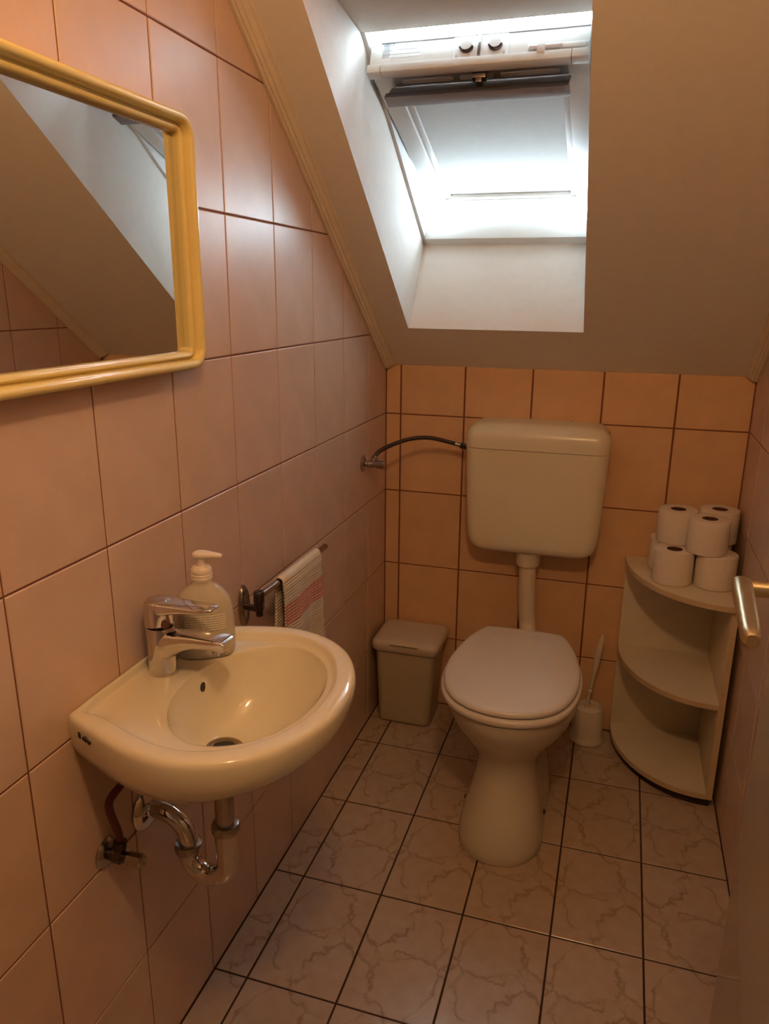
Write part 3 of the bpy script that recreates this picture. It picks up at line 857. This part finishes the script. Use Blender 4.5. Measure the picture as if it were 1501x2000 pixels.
# ------------------------------------------------------------------ pipework under the basin
def build_trap():
    y = BY
    t = thing('drain_trap', 'chrome S-shaped drain trap under the washbasin', 'drain trap', (0.0, y, 0.40))
    MB().tube([(0.1475, y, 0.6395), (0.1475, y, 0.51)], 0.0158, 24).build('tailpipe', 'dull_chrome', t)
    xr, rr, zc_ = 0.1475, 0.036, 0.445
    ub = [(xr, y, 0.515), (xr, y, 0.47)]
    for k in range(0, 15):
        a = math.pi * k / 14
        ub.append((xr - rr + rr * math.cos(a), y, zc_ - rr * math.sin(a)))
    ub.append((xr - 2 * rr + 0.0005, y, zc_ + 0.012))
    MB().tube(ub, [0.0188] * 2 + [0.0178] * (len(ub) - 2), 24).build('u_bend', 'chrome', t)
    e = Vector((xr - 2 * rr, y, zc_)); dirn = Vector((0.03, 0, 1)).normalized()
    up = catmull([e + dirn * 0.004, e + dirn * 0.022, (0.068, y, 0.494), (0.045, y, 0.512), (0.018, y, 0.517), (0.0, y, 0.517)], 8)
    MB().tube(up, 0.0158, 24).build('wall_arm', 'chrome', t)
    nut = [(0.0185, -0.009), (0.0215, -0.008), (0.0232, -0.004), (0.0232, 0.004), (0.0215, 0.008), (0.0185, 0.009)]
    MB().lathe(nut, (0.1475, y, 0.512), (0, 0, 1), 28).build('slip_nut', 'dull_chrome', t)
    MB().lathe(nut, e + dirn * 0.012, dirn, 28).build('slip_nut', 'dull_chrome', t)
    MB().lathe([(0.0395, 0.0005), (0.040, 0.003), (0.037, 0.0065), (0.026, 0.0115), (0.0175, 0.014), (0.0165, 0.016)], (0, y, 0.517), (1, 0, 0), 36).build('wall_flange', 'chrome', t)
build_trap()
def angle_valve(name, label, base, up, knob_len, dark, bigf):
    """wall flange, body, outlet stub and knob; axis +x"""
    t = thing(name, label, 'valve', base)
    b = Vector(base); up = Vector(up).normalized()
    m1 = 'dull_chrome'
    MB().lathe([(bigf, 0.0005), (bigf, 0.002), (bigf * 0.85, 0.006), (bigf * 0.5, 0.009)], b, (1, 0, 0), 30).build('flange', m1, t)
    MB().lathe([(0.0095, 0.004), (0.0095, 0.016), (0.0118, 0.018), (0.0118, 0.03), (0.0085, 0.033), (0.0085, 0.044)], b, (1, 0, 0), 22).build('body', 'dark_metal' if dark else m1, t)
    s = b + Vector((0.025, 0, 0))
    MB().lathe([(0.0085, 0), (0.0085, 0.014), (0.0102, 0.016), (0.0102, 0.026), (0.007, 0.028)], s, up, 18).build('outlet', 'dark_metal' if dark else m1, t)
    prof = [(0.0095, 0), (0.0115, 0.002)]
    MB().lathe([(0.0098, 0), (0.0112, 0.003), (0.0112, knob_len - 0.003), (0.0095, knob_len), (0.003, knob_len + 0.0005)], b + Vector((0.040, 0, 0)), (1, 0, 0), 10).build('knob', m1, t, smooth=False)
    return s + up * 0.026
VB = (0.0, -1.452, 0.512)
tip = angle_valve('angle_valve', 'chrome angle stop valve on the tiles under the washbasin', VB, (0.1, 0.12, 1), 0.028, True, 0.024)
pa = catmull([tip - Vector((0, 0, 0.004)), tip + Vector((0.0, -0.004, 0.022)), (0.028, -1.466, 0.606), (0.030, -1.462, 0.624), (0.034, -1.436, 0.634), (0.044, -1.395, 0.651)], 8)
hs = MB().tube(pa, 0.0062, 12).build('supply_hose', 'red_hose')
tag(hs, 'short dark red supply hose rising from valve to the washbasin', 'hose')
# cistern valve and hose
VC = (0.0, -0.222, 0.868)
tip2 = angle_valve('angle_valve', 'small chrome stop valve on left wall feeding the cistern hose', VC, (0.35, 0.75, 0.8), 0.026, False, 0.0245)
H1 = Vector((0.271, -0.075, 0.906))
pa = catmull([tip2 - Vector((0.004, 0.008, 0.008)), tip2 + Vector((0.012, 0.012, 0.018)), (0.105, -0.140, 0.929), (0.165, -0.108, 0.934), (0.225, -0.085, 0.920), (0.252, -0.077, 0.912)], 8)
t = thing('braided_hose', 'dark braided hose arching from wall valve to the cistern', 'hose', tip2)
MB().tube(pa, 0.0062, 14).build('hose', 'hose_braid', t)
MB().cyl((0.240, -0.0815, 0.9155), (0.258, -0.077, 0.911), 0.0068, 16).build('ferrule', 'dull_chrome', t)
MB().cyl((0.256, -0.077, 0.911), (0.2805, -0.075, 0.907), 0.0098, 6).build('union_nut', 'dark_metal', t, smooth=False)

# ------------------------------------------------------------------ towel rail and towel
def build_rail():
    bx, bz = 0.050, 0.764
    t = thing('towel_rail', 'dull metal swivel towel rail with oval wall plate', 'towel rail', (0.0, -0.98, 0.693))
    pr = []
    rings = []
    for h, s in ((0.0005, 1.0), (0.004, 1.0), (0.008, 0.9), (0.0105, 0.7), (0.0115, 0.35)):
        rings.append([Vector((h, -0.980 + 0.019 * s * math.cos(2 * math.pi * k / 32), 0.731 + 0.045 * s * math.sin(2 * math.pi * k / 32))) for k in range(32)])
    MB().loft(rings).build('wall_plate', 'dull_chrome', t)
    MB().tube([(0.006, -0.983, 0.733), (0.03, -0.993, 0.735), (0.046, -1.0, 0.737)], [0.008, 0.0065, 0.0065], 14).build('bracket', 'dark_metal', t)
    MB().lathe([(0.007, -0.002), (0.0075, 0.006), (0.0075, 0.012), (0.0105, 0.013), (0.0105, 0.024), (0.0098, 0.0245), (0.0098, 0.026), (0.0108, 0.0265), (0.0108, 0.047), (0.009, 0.05)], (bx - 0.002, -1.0, 0.726), (0, 0, 1), 22).build('pivot', 'dark_metal', t)
    MB().tube([(bx - 0.002, -0.998, bz), (bx, -0.83, bz - 0.003), (bx + 0.001, -0.652, bz - 0.006), (bx + 0.001, -0.648, bz - 0.006)], [0.0068, 0.0068, 0.0068, 0.005], 18).build('bar', 'dull_chrome', t)
build_rail()
def build_towel():
    ya, yb = -0.913, -0.706
    bx, bz = 0.050, 0.7625
    r = 0.0098
    prof = []   # (x, z, v)
    L = 0.215
    n = 130
    for k in range(n + 1):
        s = L * (1 - k / n)
        prof.append((bx - r - 0.006 * (s / L), bz - s, s, -1))
    for k in range(1, 10):
        a = math.pi - math.pi * k / 10
        prof.append((bx + r * math.cos(a), bz + r * math.sin(a), 0.0, 0))
    for k in range(n + 1):
        s = L * 1.06 * k / n
        prof.append((bx + r + 0.005 * (s / L), bz - s, s, 1))
    nu = 30; v = []; uv = []; f = []
    for i, (x, z, s, sd) in enumerate(prof):
        for j in range(nu + 1):
            y = ya + (yb - ya) * j / nu
            w = s / L
            xx = x + sd * (0.006 * w * math.sin(9 + y * 46) + 0.003 * w * math.sin(y * 95 + 1)) * (1.0 if sd > 0 else 0.35)
            xx += sd * 0.0011 * math.sin(s * 2 * math.pi * 140)
            yy = y + (0.012 * w * (0.5 - j / nu) if sd > 0 else 0.0) + (0.004 * math.sin(s * 30) if j in (0, nu) else 0)
            if sd < 0: xx = max(xx, 0.0135)
            v.append((xx, yy, z - 0.0025 * (j / nu) ))
            uv.append((j / nu * 0.207 + 0.003, s))
    for i in range(len(prof) - 1):
        for j in range(nu):
            a = i * (nu + 1) + j
            f.append([a, a + 1, a + nu + 2, a + nu + 1])
    me = bpy.data.meshes.new('hand_towel'); org = Vector((bx, (ya + yb) / 2, bz))
    me.from_pydata([Vector(p) - org for p in v], [], f)
    ul = me.uv_layers.new(name='UVMap')
    for l in me.loops: ul.data[l.index].uv = uv[l.vertex_index]
    me.shade_smooth(); me.materials.append(MATS['towel_cloth'])
    o = bpy.data.objects.new('hand_towel', me); col.objects.link(o); o.location = org
    so = o.modifiers.new('thickness', 'SOLIDIFY'); so.thickness = 0.0025; so.offset = 0
    tag(o, 'white ribbed hand towel with red stripes hanging on the rail', 'towel')
build_towel()

# ------------------------------------------------------------------ toilet
TX = 0.499
def egg(hw, yb, yf, z, fl, flat=0.0, n=64):
    """plan ring: elliptical front of length fl, straight or rounded towards the back"""
    ym = yf + fl
    out = []
    for k in range(n):
        th = 2 * math.pi * k / n
        ca, sa = math.cos(th), math.sin(th)
        if sa < 0:
            x = hw * math.copysign(abs(ca) ** 0.96, ca); y = ym - fl * abs(sa) ** 0.96
        else:
            e = 2 / (2.0 + flat)
            x = hw * math.copysign(abs(ca) ** e, ca); y = ym + (yb - ym) * abs(sa) ** e
        out.append(Vector((TX + x, y, z)))
    return out
def build_toilet():
    t = thing('toilet', 'cream ceramic floor-standing toilet with lid closed', 'toilet', (TX, -0.45, 0.0))
    secs = [(0.0, 0.104, -0.20, -0.708, 0.118, 2.0), (0.006, 0.1065, -0.20, -0.711, 0.12, 2.0), (0.03, 0.1060, -0.20, -0.708, 0.12, 2.0), (0.065, 0.1005, -0.20, -0.696, 0.115, 2.0), (0.105, 0.0905, -0.20, -0.674, 0.108, 2.0), (0.145, 0.081, -0.20, -0.650, 0.10, 1.5), (0.18, 0.0755, -0.20, -0.634, 0.097, 1.2), (0.205, 0.0755, -0.20, -0.628, 0.10, 1.0), (0.23, 0.084, -0.21, -0.632, 0.12, 0.7), (0.26, 0.106, -0.215, -0.650, 0.15, 0.4), (0.29, 0.132, -0.22, -0.675, 0.19, 0.2), (0.32, 0.152, -0.225, -0.697, 0.22, 0.1), (0.35, 0.164, -0.228, -0.713, 0.235, 0.0), (0.375, 0.1695, -0.23, -0.721, 0.24, 0.0), (0.388, 0.169, -0.232, -0.721, 0.24, 0.0), (0.393, 0.160, -0.24, -0.712, 0.235, 0.0)]
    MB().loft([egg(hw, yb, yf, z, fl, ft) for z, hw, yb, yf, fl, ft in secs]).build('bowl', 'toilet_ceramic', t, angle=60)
    # seat ring and lid
    def lid_ring(z, d):
        half = [(0.0, -0.722), (0.045, -0.716), (0.088, -0.698), (0.126, -0.664), (0.151, -0.615), (0.165, -0.552), (0.167, -0.485), (0.160, -0.420), (0.145, -0.350), (0.127, -0.297), (0.112, -0.268), (0.100, -0.2585), (0.060, -0.2525), (0.0, -0.251)]
        pts = half + [(-a, b) for a, b in half[1:-1]][::-1]
        cur = catmull([(a, b, 0) for a, b in pts], 5, closed=True)
        c = Vector((0, -0.48, 0)); out = []
        for p in cur:
            q = p - c; L = q.length
            p2 = c + q * ((L - d) / L)
            out.append(Vector((TX - 0.003 + p2.x, p2.y, z)))
        return out
    rings = [lid_ring(0.393, 0.004), lid_ring(0.3945, -0.003), lid_ring(0.399, -0.0065), lid_ring(0.406, -0.007), lid_ring(0.411, -0.005), lid_ring(0.4125, 0.002)]
    MB().loft(rings).build('seat', 'seat_plastic', t, angle=60)
    zt = 0.4155
    rings = [lid_ring(zt, 0.006), lid_ring(zt + 0.002, 0.001), lid_ring(zt + 0.006, 0.0), lid_ring(zt + 0.011, 0.0015), lid_ring(zt + 0.0145, 0.006), lid_ring(zt + 0.0165, 0.013), lid_ring(zt + 0.0175, 0.03), lid_ring(zt + 0.0178, 0.058), lid_ring(zt + 0.0185, 0.063), lid_ring(zt + 0.0192, 0.08), lid_ring(zt + 0.020, 0.12), lid_ring(zt + 0.0202, 0.16)]
    lid = MB().loft(rings).build('lid', 'seat_plastic', t, angle=60)
    for sx in (-1, 1):
        MB().cyl((TX + sx * 0.075 - 0.014, -0.243, 0.408), (TX + sx * 0.075 + 0.014, -0.243, 0.408), 0.010, 16, 0.002).build('hinge', 'seat_plastic', t)
        MB().lathe([(0.0075, 0), (0.0075, 0.003), (0.004, 0.006)], (TX + sx * 0.1005, -0.535, 0.052), (sx, -0.12, 0.1), 14).build('bolt_cap', 'dark_metal', t)
build_toilet()

def build_cistern():
    cx = 0.481
    t = thing('cistern', 'cream plastic wall-hung cistern above the toilet', 'cistern', (cx, 0.0, 0.36))
    def ring(z, hw, d, r, y0=-0.004):
        """plan outline: back flat on wall, rounded front corners"""
        out = []
        pts = [(hw - 0.004, y0)]
        for k in range(8): 
            a = R(0 - 90 * k / 7); pts.append((hw - r + r * math.cos(a), -d + r + r * math.sin(a)))
        for k in range(8):
            a = R(-90 - 90 * k / 7); pts.append((-hw + r + r * math.cos(a), -d + r + r * math.sin(a)))
        pts.append((-hw + 0.004, y0))
        return [Vector((cx + a, b, z)) for a, b in pts]
    body = []
    # front elevation has large lower corner radii
    for z, hw, d in ((0.602, 0.135, 0.085), (0.604, 0.150, 0.105), (0.609, 0.164, 0.116), (0.618, 0.176, 0.124), (0.632, 0.1845, 0.128), (0.652, 0.1895, 0.130), (0.69, 0.1925, 0.132), (0.77, 0.196, 0.135), (0.85, 0.199, 0.138), (0.918, 0.201, 0.140)):
        body.append(ring(z, hw, d, min(0.035, hw * 0.3)))
    MB().loft(body).build('tank', 'cistern_plastic', t, angle=50)
    MB().loft([ring(0.9175, 0.199, 0.138, 0.034), ring(0.9195, 0.199, 0.138, 0.034)]).build('seam', 'cardboard', t)
    lidr = []
    for z, hw, d in ((0.9195, 0.202, 0.141), (0.944, 0.203, 0.142), (0.958, 0.2015, 0.1405), (0.970, 0.1965, 0.136), (0.979, 0.188, 0.128), (0.985, 0.178, 0.119), (0.9885, 0.165, 0.106), (0.990, 0.14, 0.085)):
        lidr.append(ring(z, hw, d, 0.034))
    lid = MB().loft(lidr).build('lid', 'cistern_plastic', t, angle=50)
    MB().box(cx + 0.088, cx + 0.091, -0.020, -0.010, 0.9885, 0.9905).build('slot', 'rubber_and_hole_dark', lid, smooth=False)
    MB().box(cx + 0.1945, cx + 0.1965, -0.060, -0.052, 0.966, 0.974).build('slot', 'rubber_and_hole_dark', lid, smooth=False)
    px, py = 0.4735, -0.070
    MB().lathe([(0.040, 0.0), (0.040, -0.004), (0.0375, -0.008), (0.0365, -0.03), (0.034, -0.044), (0.029, -0.048)], (px, py, 0.604), (0, 0, 1), 30).build('pipe_collar', 'white_plastic', t)
    path = catmull([(px, py, 0.60), (px + 0.002, py, 0.50), (px + 0.006, py - 0.002, 0.41), (px + 0.012, py - 0.012, 0.365), (px + 0.020, py - 0.05, 0.338), (px + 0.024, py - 0.105, 0.335)], 8)
    MB().tube(path, 0.0255, 26).build('flush_pipe', 'white_plastic', t)
build_cistern()

# ------------------------------------------------------------------ waste bin
def build_bin():
    t = thing('waste_bin', 'beige plastic waste bin with a flap lid in the corner', 'waste bin', (0.118, -0.095, 0.0))
    def rr(x0, x1, y0, y1, z, r):
        return [Vector(((x0 + x1) / 2 + p[0], (y0 + y1) / 2 + p[1], z)) for p in rrect((x1 - x0) / 2, (y1 - y0) / 2, r, 5)]
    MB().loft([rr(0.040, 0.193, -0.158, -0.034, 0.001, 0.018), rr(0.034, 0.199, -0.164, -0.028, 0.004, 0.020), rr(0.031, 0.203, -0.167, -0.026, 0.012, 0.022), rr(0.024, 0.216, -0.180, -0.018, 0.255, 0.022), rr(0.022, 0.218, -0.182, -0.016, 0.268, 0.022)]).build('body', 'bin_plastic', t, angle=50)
    z = 0.262
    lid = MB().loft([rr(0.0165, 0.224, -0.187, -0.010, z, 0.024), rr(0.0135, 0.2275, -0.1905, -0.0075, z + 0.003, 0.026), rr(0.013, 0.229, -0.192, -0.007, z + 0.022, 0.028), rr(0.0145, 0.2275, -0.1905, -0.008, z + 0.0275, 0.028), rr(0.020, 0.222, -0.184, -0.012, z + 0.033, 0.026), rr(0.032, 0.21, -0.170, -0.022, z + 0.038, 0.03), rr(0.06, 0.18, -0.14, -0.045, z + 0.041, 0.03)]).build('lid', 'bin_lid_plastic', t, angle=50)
    # finger recess in the front edge of the flap
    mb = MB(); n = 16; v = []
    for k in range(n + 1):
        a = k / n; x = 0.075 + 0.095 * a; dz = 0.010 * math.sin(math.pi * a)
        v.append((x, a, dz))
    top = [Vector((x, -0.1918, z + 0.0255)) for x, a, dz in v]; bot = [Vector((x, -0.1928, z + 0.0255 - dz)) for x, a, dz in v]
    mb.add(top + bot, [[i, i + 1, n + 2 + i, n + 1 + i] for i in range(n)])
    mb.build('finger_recess', 'bin_plastic', lid)
    MB().box(0.077, 0.168, -0.1926, -0.188, z + 0.0252, z + 0.0266).build('flap_gap', 'rubber_and_hole_dark', lid, smooth=False)  # solid dark strip drawn for the shade in the gap
build_bin()

# ------------------------------------------------------------------ toilet brush in its holder
def build_brush():
    c = Vector((0.688, -0.062, 0.0))
    t = thing('brush_holder', 'off-white plastic toilet brush holder beside the toilet', 'brush holder', c)
    MB().lathe([(0.052, 0.0005), (0.0545, 0.002), (0.0545, 0.006), (0.050, 0.012), (0.048, 0.02), (0.0475, 0.07), (0.044, 0.100), (0.0415, 0.112), (0.0395, 0.113), (0.0385, 0.108), (0.0385, 0.02)], c, (0, 0, 1), 40).build('cup', 'white_plastic', t)
    b = thing('toilet_brush', 'off-white toilet brush standing in its holder', 'toilet brush', c + Vector((0, 0, 0.02)))
    d = Vector((0.115, -0.01, 1)).normalized(); p0 = c + Vector((-0.008, 0, 0.10))
    MB().lathe([(0.006, -0.008), (0.036, -0.006), (0.037, 0.0), (0.030, 0.006), (0.010, 0.010)], c + Vector((0, 0, 0.098)), (0, 0, 1), 32).build('cover_disc', 'white_plastic', b)
    MB().lathe([(0.0055, 0.0), (0.005, 0.05), (0.0052, 0.062), (0.0085, 0.064), (0.0085, 0.068), (0.0058, 0.071), (0.0058, 0.12), (0.0085, 0.150), (0.0105, 0.19), (0.0098, 0.225), (0.007, 0.25), (0.003, 0.262)], p0, d, 18).build('handle', 'white_plastic', b)
    MB().lathe([(0.005, 0), (0.026, 0.005), (0.030, 0.03), (0.026, 0.062), (0.006, 0.07)], c + Vector((0, 0, 0.021)), (0, 0, 1), 20).build('bristle_head', 'white_plastic', b)
build_brush()

# ------------------------------------------------------------------ corner shelf and paper rolls
XS0, XS1, YS = 0.757, 1.029, -0.328     # unit spans x XS0..XS1 along back wall, y 0..YS along right wall
def build_shelf():
    t = thing('corner_shelf', 'cream quarter-round corner shelf unit with two open compartments', 'shelf', (0.93, -0.12, 0.0))
    def quarter(z0, z1, x0, x1, yb, yf, n=24):
        pts = [(x1, yb), (x1, yf)]
        for k in range(n + 1):
            a = math.pi / 2 * k / n
            pts.append((x1 - 0.016 - (x1 - 0.016 - x0) * math.sin(a) ** 1.0, yb - 0.012 - (yb - 0.012 - yf) * math.cos(a) ** 1.0))
        pts.append((x0, yb))
        m = len(pts)
        return [Vector((a, b, z0)) for a, b in pts], [Vector((a, b, z1)) for a, b in pts]
    def shelf(name, z0, z1, x0, x1, yb, yf):
        r0, r1 = quarter(z0, z1, x0, x1, yb, yf)
        o = MB().loft([r0, r1]).build(name, 'melamine', t, smooth=False)
        # edge banding follows the curve
        a0, a1 = quarter(z0 + 0.0012, z1 - 0.0012, x0 - 0.0006, x1, yb, yf - 0.0006)
        i0, i1 = quarter(z0 + 0.0012, z1 - 0.0012, x0 + 0.001, x1, yb, yf + 0.001)
        mb = MB(); n = len(a0); rings = []
        for k in range(1, n):
            rings.append([a0[k], a1[k], i1[k], i0[k]])
        mb.loft(rings)
        mb.build('edge_band', 'edge_band', o)
        return o
    yb = -0.006
    MB().box(XS0, XS1 - 0.016, yb - 0.012, yb, 0.030, 0.582, 0.0006).build('back_panel', 'melamine', t)
    p = MB().box(XS1 - 0.016, XS1, YS + 0.008, yb, 0.030, 0.582, 0.0006).build('side_panel', 'melamine', t)
    MB().box(XS1 - 0.0155, XS1 - 0.0005, YS + 0.0074, YS + 0.0082, 0.031, 0.581).build('edge_band', 'edge_band', p)
    shelf('top_board', 0.582, 0.598, XS0 - 0.002, XS1 + 0.001, yb, YS - 0.004)
    shelf('shelf_board', 0.300, 0.316, XS0 + 0.001, XS1 - 0.016, yb - 0.012, YS + 0.010)
    shelf('bottom_board', 0.030, 0.046, XS0 + 0.001, XS1 - 0.016, yb - 0.012, YS + 0.008)
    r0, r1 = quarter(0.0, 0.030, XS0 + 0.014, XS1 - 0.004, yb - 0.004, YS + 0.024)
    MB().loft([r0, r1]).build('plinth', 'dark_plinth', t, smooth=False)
build_shelf()
def roll(c, label):
    c = Vector(c)
    h, r, ri = 0.091, 0.0518, 0.0205
    t = thing('toilet_roll', label, 'toilet roll', c, 'toilet rolls stacked on the corner shelf')
    if not hasattr(roll, 'me'):
        m = MB().lathe([(ri, 0.001), (r - 0.003, 0.0), (r - 0.0008, 0.0012), (r, 0.004), (r, h - 0.004), (r - 0.0008, h - 0.0012), (r - 0.003, h), (ri, h - 0.0005), (ri, 0.001)], (0, 0, 0), (0, 0, 1), 44, caps=False)
        o1 = m.build('paper', 'paper', t, origin=c - c)
        o1.location = (0, 0, 0)
        o2 = MB().lathe([(ri + 0.0004, 0.0015), (ri + 0.0004, h - 0.001), (ri - 0.0012, h - 0.001), (ri - 0.0012, 0.0015), (ri + 0.0004, 0.0015)], (0, 0, 0), (0, 0, 1), 32, caps=False).build('cardboard_core', 'cardboard', t, origin=(0, 0, 0))
        o2.location = (0, 0, 0)
        roll.me = (o1.data, o2.data)
    else:
        for nm, me in zip(('paper', 'cardboard_core'), roll.me):
            o = bpy.data.objects.new(nm, me); col.objects.link(o); o.parent = t
    t.rotation_euler = (0, 0, random.uniform(0, 6.28))
z0 = 0.5985
roll((0.872, -0.184, z0), 'white toilet roll at front left of the lower layer')
roll((0.9785, -0.186, z0), 'white toilet roll at front right of the lower layer behind door handle')
roll((0.864, -0.078, z0), 'white toilet roll at back left of the lower layer')
roll((0.975, -0.076, z0), 'white toilet roll at back right of the lower layer, mostly hidden')
z1 = z0 + 0.0915
roll((0.876, -0.1085, z1), 'white toilet roll at left of the upper layer nearest the cistern')
roll((0.985, -0.074, z1), 'white toilet roll at back right of the upper layer near right wall')
roll((0.950, -0.182, z1), 'white toilet roll at front of the upper layer')
